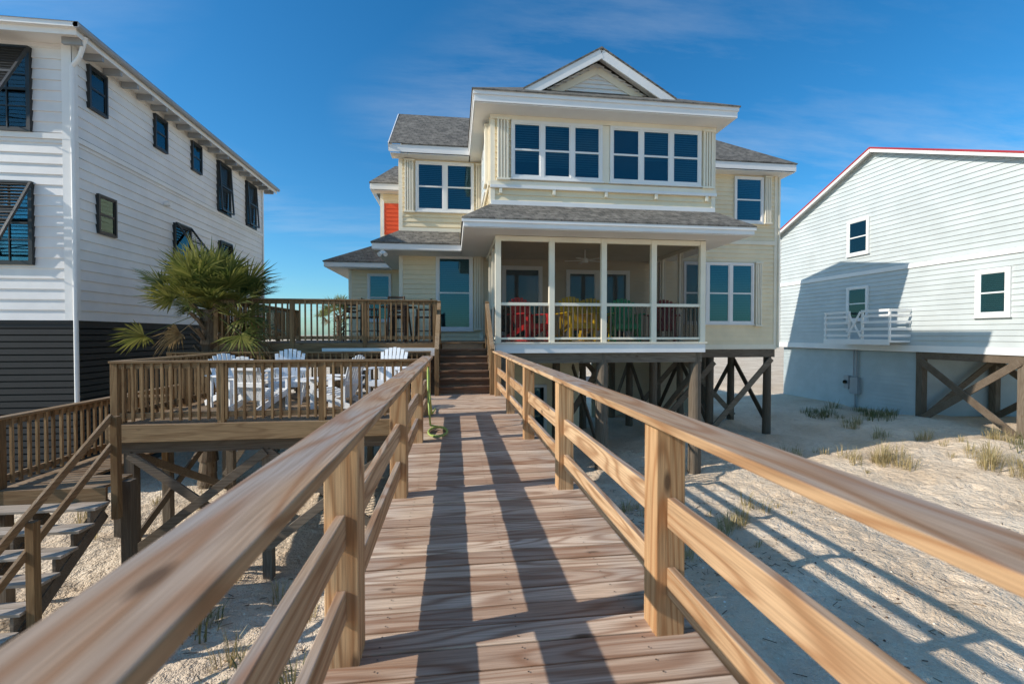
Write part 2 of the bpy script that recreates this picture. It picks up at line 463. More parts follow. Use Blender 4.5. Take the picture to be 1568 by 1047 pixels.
# beach stairs on the far left
bs = empty('beach_access_stairs')
b = B('landing_and_treads', bs)
zl = -.72; yy = 7.0
while yy < 9.3: b.box(-6.2,-4.85 if yy<7.5 else -5.4,yy,yy+.138,zl-.038,zl,mOldX); yy += .144
b.box(-6.24,-4.8,6.955,6.995,zl-.24,zl-.003,mOldX)
n = 8; rise = .19
mTread = wood('grey_tread_wood', 'X', (.30,.24,.18), (.50,.42,.34), (.54,.47,.40), .8, .3)
for i in range(n):
    z = zl-rise*(i+1); y0 = 6.95-.27*(i+1)
    b.box(-6.25,-4.74,y0,y0+.135,z-.038,z,mTread); b.box(-6.25,-4.74,y0+.14,y0+.262,z-.038,z,mTread)
for xx in (-6.18,-5.5,-4.82):
    b.beam((xx,6.96,zl-.36),(xx,4.6,zl-.36-1.66),.04,.16,mGryX)
    for i in range(n):
        z = zl-rise*(i+1)-.04; y0 = 6.95-.27*(i+1)
        b.hexa([(xx-.02,y0,z-.20),(xx+.02,y0,z-.20),(xx+.02,y0+.26,z-.02),(xx-.02,y0+.26,z-.02),(xx-.02,y0,z),(xx+.02,y0,z),(xx+.02,y0+.26,z-.001),(xx-.02,y0+.26,z-.001)],mGryX)
for xx in (-6.22,-4.68):
    for (yy, z) in ((6.98,zl),(5.7,zl-.95),(4.55,zl-1.68)):
        b.box(xx-.045,xx+.045,yy-.045,yy+.045,z-.45,z+.98,mOldZ)
    for dz, hh in ((.98,.09),(.58,.09)):
        b.beam((xx-.05,6.98,zl+dz),(xx-.05,4.5,zl+dz-1.72),.04,hh,mOldY)
for (xx,yy) in ((-6.18,7.0),(-6.18,9.2),(-4.8,7.3),(-5.35,9.2)): b.box(xx-.07,xx+.07,yy-.07+.1,yy+.17,-2.8,zl+.0-.04,mGryZ)
b.beam((-5.6,7.02,-2.2),(-4.85,7.02,-.9),.04,.14,mGryX)
rail_run(b,(-6.18,7.05,0),(-6.18,11.4,0),zl,.97)
rail_run(b,(-6.1,9.25,0),(-5.35,9.25,0),zl,.97)
b.done(bevel=.004)

# ------------------------------------------------------------------ yellow house
yh = empty('yellow_beach_house')
b = B('siding_walls', yh)
def wall(b, fac, pl, u0, u1, z0, z1, mat, ex=.16, corner=None, core=True):
    if core: fbox(b,fac,pl,u0,u1,z0,z1,-.12,0,mat)
    lap(b,fac,pl,u0,u1,z0,z1,mat,ex)
    if corner:
        for q0,q1 in ((u0-.02,u0+.10),(u1-.10,u1+.02)): fbox(b,fac,pl,q0,q1,z0,z1,.001,.045,corner)
wall(b,'S',15.6,-1.78,.99,.85,7.24,mYel,corner=mCream)
wall(b,'S',15.6,7.36,11.9,.85,7.24,mYel,corner=mCream)
wall(b,'S',12.2,1.0,7.36,4.5,7.24,mYel,corner=mCream)
wall(b,'W',1.0,12.33,15.59,4.3,7.24,mYel,corner=mCream)
wall(b,'E',7.36,12.33,15.59,4.3,7.24,mYel,corner=mCream)
wall(b,'W',-1.78,15.73,20.2,.85,7.24,mYel,corner=mCream)
wall(b,'E',11.9,15.73,20.2,.85,7.24,mYel,corner=mCream)
b.box(-1.6,11.7,20.1,20.2,.85,7.24,mYel)
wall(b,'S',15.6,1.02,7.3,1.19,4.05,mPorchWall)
wall(b,'S',19.2,-4.2,-1.95,.9,4.05,mYel,corner=mCream)
wall(b,'W',-4.2,19.33,24,.9,4.05,mYel,corner=mCream)
wall(b,'S',19.6,-3.0,-1.95,4.2,7.24,mYel,corner=mCream)
wall(b,'W',-3.0,19.73,24,4.2,7.24,mYel,corner=mCream)
b.box(-1.78,11.9,15.62,20.2,.86,1.0,mGryX)
b.done()

XR = 7.64
b = B('trim', yh)
def fascia_ring(b, x0,x1,y0,y1,zb,zt,wt=.03):
    b.box(x0,x1,y0,y0+wt,zb,zt,mWhite)
    b.box(x0,x0+wt,y0+wt+.001,y1,zb,zt,mWhite); b.box(x1-wt,x1,y0+wt+.001,y1,zb,zt,mWhite)
fascia_ring(b,.52,XR,11.55,15.12,7.26,7.50); b.box(.55,XR-.03,11.581,15.6,7.24,7.258,mWhite)
b.box(.49,XR+.03,11.52,11.549,7.43,7.54,mWhite)
b.box(.49,.519,11.55,15.1,7.43,7.54,mWhite); b.box(XR+.001,XR+.03,11.55,15.1,7.43,7.54,mWhite)
b.box(-2.05,.519,15.1,15.13,7.28,7.52,mWhite); b.box(-2.02,.519,15.131,15.6,7.24,7.258,mWhite)
b.box(XR+.001,12.29,15.1,15.13,7.28,7.52,mWhite); b.box(XR+.001,12.26,15.131,15.6,7.24,7.258,mWhite)
b.box(12.26,12.29,15.131,20.7,7.28,7.52,mWhite); b.box(11.9,12.259,15.61,20.6,7.24,7.258,mWhite)
b.beam((-2.06,15.1,7.42),(-2.06,17.9,9.66),.03,.26,mWhite); b.beam((-2.06,20.7,7.42),(-2.06,17.9,9.66),.03,.26,mWhite)
b.poly([(-1.79,15.6,7.24),(-1.79,20.2,7.24),(-1.79,17.9,9.6)],mYel)
fascia_ring(b,.24,7.92,11.2,15.58,4.04,4.22); b.box(.27,7.89,11.231,12.0,4.02,4.038,mWhite)
b.box(.27,1.1,12.0,15.59,4.02,4.038,mWhite); b.box(7.05,7.89,12.0,15.59,4.02,4.038,mWhite)
b.box(.20,7.96,11.17,11.199,4.15,4.25,mWhite)
b.box(-2.5,.239,14.5,14.53,4.04,4.22,mWhite); b.box(-2.47,.239,14.531,15.59,4.02,4.038,mWhite)
b.box(-2.5,-2.47,14.531,19.0,4.04,4.22,mWhite); b.box(-2.469,-1.79,15.6,19.0,4.02,4.038,mWhite)
b.box(-5.0,-2.51,18.5,18.53,4.04,4.22,mWhite); b.box(-4.97,-2.51,18.531,19.19,4.02,4.038,mWhite)
b.box(-5.0,-4.97,18.531,24.5,4.04,4.22,mWhite); b.box(-4.969,-4.21,19.2,24.5,4.02,4.038,mWhite)
b.box(-3.35,-1.9,19.1,19.13,7.28,7.52,mWhite); b.box(-3.35,-3.32,19.131,24,7.28,7.52,mWhite); b.box(-3.31,-1.9,19.131,19.6,7.25,7.262,mWhite)
fbox(b,'S',12.2,.97,7.39,5.38,5.50,.036,.08,mCream); fbox(b,'S',12.2,.97,7.39,5.30,5.378,.036,.11,mWhite)
fbox(b,'S',12.2,.99,7.37,4.80,4.98,.036,.06,mWhite)
for xx in (1.25,2.7,4.16,5.6,7.1): fbox(b,'S',12.2,xx-.04,xx+.04,5.16,5.298,.036,.10,mCream)
fbox(b,'W',1.0,12.2,15.5,5.38,5.50,.036,.08,mCream)
fbox(b,'S',12.2,.97,7.39,7.12,7.238,.036,.07,mCream)
fbox(b,'S',12.2,4.06,4.26,5.55,7.11,.036,.06,mCream)
fbox(b,'S',15.6,-1.8,.95,4.82,4.96,.036,.055,mCream)
fbox(b,'S',15.6,7.4,11.92,4.70,4.84,.036,.055,mCream)
fbox(b,'S',15.6,-1.8,.95,.86,1.15,.036,.055,mWhite)
fbox(b,'S',15.6,7.0,11.92,.86,1.02,.036,.055,mCream)
stack(b,'S',12.2,1.16,1.48,5.55,7.08,mCream,4); stack(b,'S',12.2,6.98,7.28,5.55,7.08,mCream,4)
stack(b,'S',15.6,-1.60,-1.30,5.5,7.15,mCream,4); stack(b,'S',15.6,11.36,11.62,5.5,7.15,mCream,4)
stack(b,'S',15.6,11.02,11.28,1.75,4.0,mCream,4); stack(b,'S',15.6,.70,.93,1.6,4.0,mCream,3); stack(b,'S',15.6,.76,.93,5.5,7.1,mCream,3)
stack(b,'W',1.0,12.5,12.9,5.55,7.08,mCream,4)
b.box(.93,.99,15.42,15.48,4.9,7.2,mWhite); b.box(11.93,11.99,15.5,15.57,.9,7.2,mCream)
b.done(bevel=.003)

b = B('roofs', yh)
def slab(b, pts, mat, t=.035):
    b.poly(pts, mat); b.poly([(p[0],p[1],p[2]-t) for p in reversed(pts)], mat)
    for p, q in zip(pts, pts[1:]+pts[:1]): b.poly([p, (p[0],p[1],p[2]-t), (q[0],q[1],q[2]-t), q], mat)
S = .6; e = 7.56
x0,x1,y0 = .46,XR+.06,11.49; hw = (x1-x0)/2; xm = (x0+x1)/2; zr = e+S*hw
slab(b,[(x0,y0,e),(x1,y0,e),(xm,y0+hw,zr)],mShin)
slab(b,[(x0,19,e),(x0,y0,e),(xm,y0+hw,zr),(xm,19,zr)],mShin)
slab(b,[(x1,y0,e),(x1,19,e),(xm,19,zr),(xm,y0+hw,zr)],mShin)
zr2 = 9.8
slab(b,[(-2.08,15.07,e),(12.32,15.07,e),(9.49,17.9,zr2),(-2.08,17.9,zr2)],mShin)
slab(b,[(-2.08,17.9,zr2),(9.49,17.9,zr2),(12.32,20.73,e),(-2.08,20.73,e)],mShin)
slab(b,[(12.32,15.07,e),(12.32,20.73,e),(9.49,17.9,zr2)],mShin)
e1 = 4.26
slab(b,[(.2,11.16,e1),(7.96,11.16,e1),(7.36,12.2,4.9),(1.0,12.2,4.9)],mShin)
slab(b,[(.2,15.6,e1),(.2,11.16,e1),(1.0,12.2,4.9),(1.0,15.6,4.9)],mShin)
slab(b,[(7.96,11.16,e1),(7.96,15.6,e1),(7.36,15.6,4.9),(7.36,12.2,4.9)],mShin)
slab(b,[(-2.53,14.46,e1),(.2,14.46,e1),(.2,15.6,4.88),(-1.78,15.6,4.88)],mShin)
slab(b,[(-2.53,19.0,e1),(-2.53,14.46,e1),(-1.78,15.6,4.88),(-1.78,19.0,4.88)],mShin)
slab(b,[(-5.04,18.46,e1),(-2.2,18.46,e1),(-2.2,20.4,5.3),(-3.3,20.4,5.3)],mShin)
slab(b,[(-5.04,24.5,e1),(-5.04,18.46,e1),(-3.3,20.4,5.3),(-3.3,24.5,5.3)],mShin)
slab(b,[(-3.38,19.07,e),(-1.9,19.07,e),(-1.9,21.2,9.0),(-2.6,21.2,9.0)],mShin)
slab(b,[(-3.38,24,e),(-3.38,19.07,e),(-2.6,21.2,9.0),(-2.6,24,9.0)],mShin)
ax, az, hb = 4.0, 9.20, 2.15; sg = .58; bz = az-hb*sg
slab(b,[(ax-hb,12.05,bz),(ax,12.05,az),(ax,15.4,az),(ax-hb,15.4,bz)],mShin,.05)
slab(b,[(ax,12.05,az),(ax+hb,12.05,bz),(ax+hb,15.4,bz),(ax,15.4,az)],mShin,.05)
b.done()
b = B('pediment', yh)
for s in (-1,1):
    b.beam((ax+s*hb,12.09,bz-.18),(ax,12.09+.002*s,az-.18),.04,.24,mWhite)
    b.beam((ax+s*(hb-.1),12.30,bz-.07),(ax,12.30,az-.07),.40,.03,mWhite)
    b.beam((ax+s*(hb-.3),12.44,bz-.22),(ax,12.44+.002*s,az-.43),.03,.18,mCream)
lap(b,'S',12.5,0,0,7.8,9.0,mWhite,.12,clip=lambda z:(ax-(9.0-z)/sg, ax+(9.0-z)/sg),thick=.06)
b.poly([(ax-2.1,12.52,7.8),(ax+2.1,12.52,7.8),(ax,12.52,9.02)],mCream)
b.done()

b = B('windows', yh)
window(b,'S',12.2,1.60,3.98,5.64,7.04,3,back=mRoom,mull=.10)
window(b,'S',12.2,4.34,6.86,5.64,7.04,3,back=mRoom,mull=.10)
for (u0,u1,z0) in ((2.45,3.13,5.9),(3.2,3.95,5.75),(5.22,5.95,6.2),(6.1,6.83,5.7),(1.63,2.3,6.0)):
    fbox(b,'S',12.2,u0,u1,z0,7.0,.0425,.047,mBlind)
window(b,'S',15.6,-1.18,.62,5.58,7.10,2,mull=.12)
window(b,'S',15.6,-.50,.56,1.62,3.98,1,fw=.09)
window(b,'S',15.6,10.25,11.25,5.55,7.10,1)
window(b,'S',15.6,8.30,10.9,1.85,3.95,3,mull=.12)
window(b,'W',1.0,13.3,14.7,5.6,7.0,2)
window(b,'S',19.2,-3.4,-2.6,2.0,3.8,1)
window(b,'W',-1.78,17,18,5.6,7.0,1)
window(b,'S',15.6,1.75,2.95,1.25,3.65,1,fw=.10,dh=True,back=mRoom)
window(b,'S',15.6,4.0,4.95,1.25,3.55,1,fw=.10,dh=False,back=mRoom)
window(b,'S',15.6,5.15,6.1,1.25,3.55,1,fw=.10,dh=False,back=mRoom)
b.done(bevel=.002)
b = B('orange_door', yh)
fbox(b,'S',19.6,-2.85,-2.0,5.55,6.85,.04,.06,mOrange); fbox(b,'S',19.6,-2.93,-2.86,5.45,6.95,.02,.09,mWhite)
for k in range(7): fbox(b,'S',19.6,-2.8,-2.05,5.62+k*.17,5.72+k*.17,.061,.075,mOrange)
b.done()

b = B('screened_porch', yh)
px = [1.17,2.62,4.07,5.50,6.94]
b.box(1.1,7.02,12.0,12.06,.90,1.15,mWhite); b.box(1.06,7.06,11.96,15.55,1.152,1.19,mCream)
b.box(1.1,1.16,12.061,15.5,.90,1.15,mWhite); b.box(6.96,7.02,12.061,15.5,.90,1.15,mWhite)
for x in px: b.box(x-.075,x+.075,12.0,12.15,1.191,4.0,mCream)
for xx in (1.17,6.94):
    for yy in (13.3,14.45): b.box(xx-.06,xx+.06,yy-.06,yy+.06,1.191,4.0,mCream)
b.box(1.09,7.02,12.02,12.13,3.88,4.015,mCream)
b.box(1.10,1.22,12.16,15.5,3.88,4.015,mCream); b.box(6.89,7.01,12.16,15.5,3.88,4.015,mCream)
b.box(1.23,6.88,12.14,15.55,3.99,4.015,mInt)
for i in range(4):
    a, c = px[i]+.076, px[i+1]-.076
    b.box(a,c,12.03,12.10,2.17,2.25,mCream); b.box(a,c,12.03,12.08,1.26,1.32,mCream)
    n = 10
    for k in range(1,n):
        xx = a+(c-a)*k/n; b.box(xx-.015,xx+.015,12.035,12.065,1.321,2.169,mGryZ)
    b.poly([(a,12.115,1.2),(c,12.115,1.2),(c,12.115,3.88),(a,12.115,3.88)],mScreen)
for xx, ox in ((1.17,.03),(6.94,-.03)):
    for y0_, y1_ in ((12.16,13.23),(13.37,14.38),(14.52,15.5)):
        b.box(xx-.03,xx+.03,y0_,y1_,2.17,2.25,mCream); b.box(xx-.03,xx+.03,y0_,y1_,1.26,1.32,mCream)
        for k in range(1,9):
            yy = y0_+(y1_-y0_)*k/9; b.box(xx-.015,xx+.015,yy-.015,yy+.015,1.321,2.169,mGryZ)
        b.poly([(xx+ox,y0_,1.2),(xx+ox,y1_,1.2),(xx+ox,y1_,3.88),(xx+ox,y0_,3.88)],mScreen)
b.done(bevel=.003)

b = B('pilings_and_braces', yh)
def pile(b,x,y,zt,r=.15): b.cyl((x+R(-.03,.03),y,gz(x,y)-.4),(x,y,zt),r*1.08,r*.95,mGryZ,16)
for x in (1.35,4.1,6.85): pile(b,x,12.25,.9,.17)
b.box(1.15,6.98,12.1,12.16,.62,.895,mGryX); b.box(1.15,6.98,12.36,12.42,.62,.895,mGryX)
for yy in (15.75,18.0,20.1):
    for x in (-1.6,1.1,3.6,5.2,7.2,9.4,11.7): pile(b,x,yy,.86,.14)
    b.box(-1.75,11.85,yy-.2,yy-.15,.56,.848,mGryX); b.box(-1.75,11.85,yy+.15,yy+.2,.56,.848,mGryX)
for (a,c) in (((9.4,15.52,-2.0),(11.7,15.52,.5)),((9.4,15.48,.4),(7.2,15.48,-2.0)),((3.6,15.5,-2.1),(5.2,15.5,.4)),
              ((7.2,18,-2),(9.4,18,.4)),((11.7,17.8,-2),(9.4,17.8,.4)),((5.2,17.85,.4),(7.2,17.85,-2)),((5.2,20,-2),(7.2,20,.4)),((3.6,17.8,-2),(5.2,17.8,.4))):
    b.beam(a,c,.05,.20,mGryX)
for x in (7.2,9.4,11.78): b.beam((x,15.8,-2.0),(x,18,.4),.05,.2,mGryX); b.beam((x,20,-2.0),(x,18,.4),.05,.2,mGryX)
b.beam((4.15,12.4,-2.1),(4.15,15.6,.3),.05,.2,mGryX); b.beam((6.9,12.4,.3),(6.9,15.6,-2.1),.05,.2,mGryX)
b.done(bevel=.004)
b = B('ground_storage_room', yh)
wall(b,'S',16.4,-.6,4.6,-2.5,.5,mYel,ex=.15); wall(b,'E',4.6,16.5,19.5,-2.5,.5,mYel,ex=.15)
window(b,'S',16.4,2.6,3.3,-2.3,-.5,1,fm=mWhite,dh=False,back=mRoom)
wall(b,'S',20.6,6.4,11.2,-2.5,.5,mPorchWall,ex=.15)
b.done()

# ------------------------------------------------------------------ left white house
wh = empty('white_beach_house')
b = B('siding_walls', wh)
wall(b,'S',11.6,-20,-8.6,1.72,7.95,mWhSid,ex=.235)
wall(b,'E',-8.6,11.6,22.0,1.72,7.95,mWhSid,ex=.235)
z = 5.85
fbox(b,'S',11.6,-20,-8.56,z-.05,z+.07,.036,.06,mWhite); fbox(b,'E',-8.6,11.56,22.02,z-.05,z+.07,.036,.06,mWhite)
z0,z1 = 1.72,7.94
fbox(b,'S',11.6,-8.75,-8.545,z0,z1,.036,.055,mWhite); fbox(b,'E',-8.6,11.546,11.72,z0,z1,.036,.055,mWhite); fbox(b,'E',-8.6,21.9,22.03,z0,z1,.036,.055,mWhite)
b.box(-20,-8.62,21.9,22,1.72,7.95,mWhSid)
z = -2.5
while z < 1.66:
    fbox(b,'S',11.6,-20,-8.58,z,z+.12,-.03,-.005,mDark); fbox(b,'E',-8.6,11.6,22,z,z+.12,-.03,-.005,mDark); z += .15
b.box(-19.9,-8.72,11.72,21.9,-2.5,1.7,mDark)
b.box(-20,-8.6,11.58,22,1.66,1.718,mDark)
b.done()
b = B('roof_and_trim', wh)
b.box(-20.5,-8.15,11.15,22.4,7.952,7.98,mWhite)
b.box(-20.5,-8.12,11.12,11.149,7.90,8.10,mWhite); b.box(-8.149,-8.12,11.15,22.42,7.90,8.10,mWhite)
b.box(-20.5,-8.02,11.02,11.119,8.02,8.13,mWhite)
b.cyl((-8.05,11.02,8.07),(-8.05,22.45,8.07),.07,.07,mGreyMet,10)
yy = 11.3
while yy < 22.3: b.box(-8.55,-8.16,yy,yy+.07,7.80,7.95,mGreyMet); yy += .6
b.poly([(-8.0,11.0,8.12),(-8.0,22.5,8.12),(-13,17,9.2),(-13,16,9.2)],mShin)
b.poly([(-20.5,11.0,8.12),(-8.0,11.0,8.12),(-13,16,9.2)],mShin)
b.poly([(-8.0,22.5,8.12),(-20.5,22.5,8.12),(-13,17,9.2)],mShin)
b.tube([(-8.1,11.35,8.0),(-8.3,11.45,7.6),(-8.48,11.48,7.4),(-8.48,11.48,-.3)],.045,mWhite,10)
b.cyl((-8.55,14.9,5.3),(-8.40,14.9,5.3),.07,.07,mWhite,12)
b.done()
b = B('windows_and_shutters', wh)
for (a,c,z0,z1) in ((12.07,12.55,6.80,7.72),(14.47,14.95,6.86,7.72),(16.36,16.84,6.88,7.74),(12.30,12.8,3.90,4.76),(18.05,18.9,3.6,4.8)):
    window(b,'E',-8.6,a,c,z0,z1,1,fm=mBlack,fw=.05,back=mRoom,sill=False)
for (a,c,z0,z1) in ((18.0,18.86,5.95,7.72),(20.3,21.15,5.98,7.74),(15.34,16.15,3.3,4.8)):
    window(b,'E',-8.6,a,c,z0,z1,1,fm=mBlack,fw=.05,back=mRoom,sill=False)
def bahama(b, fac, pl, u0, u1, zt, L, out):
    dz = math.sqrt(max(.01, L*L-out*out))
    P = lambda u,t: fp(fac,pl,u,.10+out*t,zt-dz*t)
    for u in (u0,u1): b.beam(P(u,0),P(u,1),.05,.05,mBlack)
    b.beam(P(u0,0),P(u1,0),.05,.05,mBlack); b.beam(P(u0,1),P(u1,1),.05,.05,mBlack); b.beam(P(u0,.5),P(u1,.5),.05,.05,mBlack)
    n = int(L/.085)
    for i in range(1,n): b.beam(P(u0,i/n),P(u1,i/n),.055,.010,mBlack,up=(0,.5,1) if fac=='S' else (.5,0,1))
    b.beam(P((u0+u1)/2,.85),fp(fac,pl,(u0+u1)/2,.06,zt-1.5),.02,.02,mBlack)
bahama(b,'E',-8.6,15.34,16.15,4.85,1.3,.75); bahama(b,'E',-8.6,18.05,18.9,4.85,1.2,.12)
bahama(b,'E',-8.6,18.0,18.86,7.75,1.75,.10); bahama(b,'E',-8.6,20.3,21.15,7.75,1.72,.10)
for zb,zt in ((5.98,7.74),(3.02,4.76)):
    window(b,'S',11.6,-10.65,-9.42,zb,zt,1,fm=mBlack,fw=.06,back=mRoom,sill=False)
    for z in (zb+.5,zb+1.2): fbox(b,'S',11.6,-10.65,-9.42,z-.012,z+.012,.060,.078,mBlack)
    for u in (-10.25,-9.83): fbox(b,'S',11.6,u-.012,u+.012,zb,zt,.060,.079,mBlack)
    bahama(b,'S',11.6,-10.75,-9.36,zt+.03,1.7,.80)
b.done()

# ------------------------------------------------------------------ right grey house
gh = empty('pale_grey_beach_house')
b = B('siding_walls', gh)
X1 = 18.0; ya, yb, yr, zr3 = 11.7, 23.3, 17.5, 9.35; sl = .425
roofz = lambda y: zr3-sl*abs(y-yr)
lap(b,'W',X1,ya,yb,.98,6.85,mGrSid,.19)
lap(b,'W',X1,0,0,6.85,9.25,mGrSid,.19,clip=lambda z:(yr-(zr3-z)/sl, yr+(zr3-z)/sl))
b.poly([(X1+.005,ya,.95),(X1+.005,yb,.95),(X1+.005,yb,roofz(yb)),(X1+.005,yr,zr3),(X1+.005,ya,roofz(ya))],mGrSid)
b.box(X1+.01,30,ya,ya+.1,.95,roofz(ya),mGrSid); b.box(X1+.01,30,yb-.1,yb,.95,roofz(yb),mGrSid)
b.box(X1+.01,30,ya,yb,.9,1.0,mGrSid)
wall(b,'W',X1+.25,15.8,23.2,-2.4,.70,mGrLow,ex=.17)
wall(b,'S',15.8,X1+.35,27,-2.4,.70,mGrLow,ex=.17)
b.done()
b = B('trim', gh)
fbox(b,'W',X1,ya,yb,4.02,4.20,.036,.06,mWhite); fbox(b,'W',X1,ya-.02,yb+.02,.72,.975,0,.06,mWhite)
fbox(b,'W',X1,yb-.12,yb+.02,.98,6.85,.036,.06,mWhite); fbox(b,'W',X1,ya,ya+.14,.98,6.85,.036,.06,mWhite)
for yy in (ya-.5,yb+.5):
    b.beam((X1-.32,yy,roofz(yy)-.08),(X1-.32,yr,zr3-.08),.04,.13,mWhite)
    b.poly([(X1-.3,yy,roofz(yy)-.03),(X1+.05,yy,roofz(yy)-.03),(X1+.05,yr,zr3-.03),(X1-.3,yr,zr3-.03)],mWhite)
b.done(bevel=.003)
b = B('roof', gh)
slab(b,[(X1-.36,ya-.55,roofz(ya-.55)+.04),(30,ya-.55,roofz(ya-.55)+.04),(30,yr,zr3+.06),(X1-.36,yr,zr3+.06)],mRedRoof,.07)
slab(b,[(X1-.36,yr,zr3+.06),(30,yr,zr3+.06),(30,yb+.55,roofz(yb+.55)+.04),(X1-.36,yb+.55,roofz(yb+.55)+.04)],mRedRoof,.07)
b.done()
b = B('windows', gh)
window(b,'W',X1,17.85,18.75,5.05,6.45,1,back=mBlind,fw=.10); window(b,'W',X1,12.75,13.5,2.12,3.48,1,fw=.13,back=mBlind)
window(b,'W',X1,17.85,18.75,2.1,3.45,1,fw=.09,back=mBlind)
b.done(bevel=.002)
b = B('balcony', gh)
b.box(17.0,17.97,15.9,19.0,1.08,1.16,mWhite); b.box(16.96,17.0,15.86,19.04,.98,1.2,mWhite)
for yy in (15.9,17.1,17.75,19.0): b.box(17.0,17.06,yy-.04,yy+.04,1.16,2.40,mWhite)
for z in (1.35,1.62,1.9,2.15,2.36):
    b.box(16.965,16.998,15.86,17.12,z-.05,z+.05,mWhite); b.box(16.965,16.998,17.72,19.04,z-.05,z+.05,mWhite)
    b.box(17.06,17.95,15.86,15.89,z-.05,z+.05,mWhite)
    b.box(17.06,17.95,19.01,19.04,z-.05,z+.05,mWhite)
b.box(16.90,16.96,17.08,17.78,1.5,1.56,mWhite)
b.beam((16.95,17.1,1.3),(16.95,17.74,2.35),.03,.08,mWhite); b.beam((16.93,17.74,1.3),(16.93,17.1,2.35),.03,.08,mWhite)
b.done(bevel=.003)
b = B('pilings_and_braces', gh)
for x in (18.15,21.5,25):
    for yy in (15.6,12.35): b.box(x-.12,x+.12,yy-.12,yy+.12,-2.6,.715,mGryZ)
for x in (18.05,21.4):
    b.beam((x-.04,15.5,-1.9),(x-.04,12.4,.5),.05,.24,mGryX); b.beam((x-.1,15.5,.4),(x-.1,12.4,-1.9),.05,.24,mGryX)
b.beam((18.2,12.4,-1.8),(21.5,12.4,.5),.05,.22,mGryX); b.beam((18.2,12.34,.5),(21.5,12.34,-1.8),.05,.22,mGryX)
b.beam((18.2,15.5,-1.8),(21.5,15.5,.5),.05,.22,mGryX)
b.box(18.0,18.3,11.7,15.7,.45,.71,mGryX)
b.done(bevel=.004)
b = B('electric_meter', gh)
b.box(18.05,18.22,18.35,18.75,-1.3,-.55,mGreyMet); b.box(18.08,18.22,18.85,19.1,-1.1,-.5,mGreyMet)
b.cyl((18.15,18.5,-.55),(18.15,18.5,.7),.04,.04,mGreyMet,8); b.cyl((18.15,18.65,-.55),(18.15,18.65,.7),.03,.03,mGreyMet,8)
b.cyl((18.15,18.55,-1.3),(18.15,18.55,-2.1),.04,.04,mGreyMet,8); b.cyl((18.05,18.97,-.8),(17.98,18.97,-.8),.09,.09,mGlass,14)
b.done()
b = B('downspout', gh); b.cyl((17.9,12.1,-1.7),(17.9,12.1,7),.05,.05,mWhite,10); b.done()

# ------------------------------------------------------------------ furniture
def adirondack(name, mat, loc, rot, s=1.0, rocker=False):
    b = B(name)
    for i in range(6):
        y0 = -.28+i*.095; z = .40-i*.022
        b.box(-.27,.27,y0,y0+.08,z-.02,z,mat)
    for i in range(7):
        x = (i-3)*.078; h = .98-abs(i-3)**2*.014
        b.beam((x*.85,.26,.24),(x*1.12,.26+.26*h,.24+h*.80),.068,.02,mat,up=(0,-1,.3))
    b.box(-.28,.28,.36,.385,.48,.56,mat); b.box(-.26,.26,.46,.485,.78,.84,mat)
    for sx in (-1,1):
        b.box(sx*.27-.02*sx,sx*.30,-.30,-.21,.0,.60,mat)
        b.box(sx*.25,sx*.40,-.36,.40,.60,.625,mat)
        b.beam((sx*.285,-.25,.36),(sx*.285,.62,.06),.03,.11,mat)
        b.box(sx*.27,sx*.30,.34,.40,.0,.60,mat)
        if rocker:
            pts=[(sx*.285,-.45+.12*k,.03+.0012*(k-4.5)**2*2) for k in range(11)]
            for p,q in zip(pts,pts[1:]): b.beam(p,q,.03,.05,mat)
    b.box(-.27,.27,-.31,-.285,.28,.38,mat)
    return b.done(bevel=.004, loc=loc, rot=rot, scale=s)
adirondack('rocking_chair', mRed, (2.2,12.85,1.2), .45, 1.27, True)
adirondack('rocking_chair', mYelCh, (3.65,13.1,1.2), .1, 1.34, True)
adirondack('rocking_chair', mYelCh, (4.42,13.9,1.2), -.1, 1.36, True)
adirondack('rocking_chair', mGreen, (5.0,12.85,1.2), -.2, 1.27, True)
adirondack('rocking_chair', mMaroon, (6.2,12.95,1.2), -.5, 1.25, True)
adirondack('rocking_chair', mBrownF, (1.75,14.3,1.2), .5, 1.2, True)
adirondack('adirondack_chair', mPlast, (-4.15,9.4,0), .9)
adirondack('adirondack_chair', mPlast, (-3.55,10.3,0), .2, 1.05)
adirondack('adirondack_chair', mPlast, (-1.45,10.2,0), -.2, 1.08)
adirondack('adirondack_chair', mPlast, (-2.2,8.8,0), -1.9)
adirondack('adirondack_chair', mPlast, (-3.4,8.75,0), 2.8)
def table(name, mat, loc, w, h):
    b = B(name); b.cyl((0,0,h-.03),(0,0,h),w,w,mat,24)
    for a in range(4):
        t = a*math.pi/2+.5; b.beam((math.cos(t)*w*.8,math.sin(t)*w*.8,0),(math.cos(t)*w*.55,math.sin(t)*w*.55,h-.03),.04,.04,mat)
    b.cyl((0,0,h*.35),(0,0,h*.37),w*.5,w*.5,mat,16)
    return b.done(loc=loc)
table('patio_side_table', mPlast, (-2.75,9.7,0), .42, .5)
table('patio_bar_table', mBrownF, (-1.55,13.3,1.19), .5, 1.0)
def barchair(loc, rot):
    b = B('patio_bar_chair'); m = mBrownF
    for sx in (-.2,.2):
        b.beam((sx*1.1,-.22,0),(sx,-.2,.70),.035,.035,m); b.beam((sx*1.1,.24,0),(sx,.22,1.22),.035,.035,m)
        b.box(sx-.02,sx+.02,-.2,.2,.30,.33,m); b.box(sx-.025,sx+.025,-.22,.2,.90,.93,m); b.box(sx-.015,sx+.015,-.2,-.17,.7,.9,m)
    b.box(-.22,.22,-.23,.22,.68,.72,m); b.box(-.2,.2,-.22,-.19,.28,.31,m)
    for z in (.85,.95,1.05,1.15): b.box(-.2,.2,.205,.225,z,z+.06,m)
    b.done(loc=loc,rot=rot,bevel=.003)
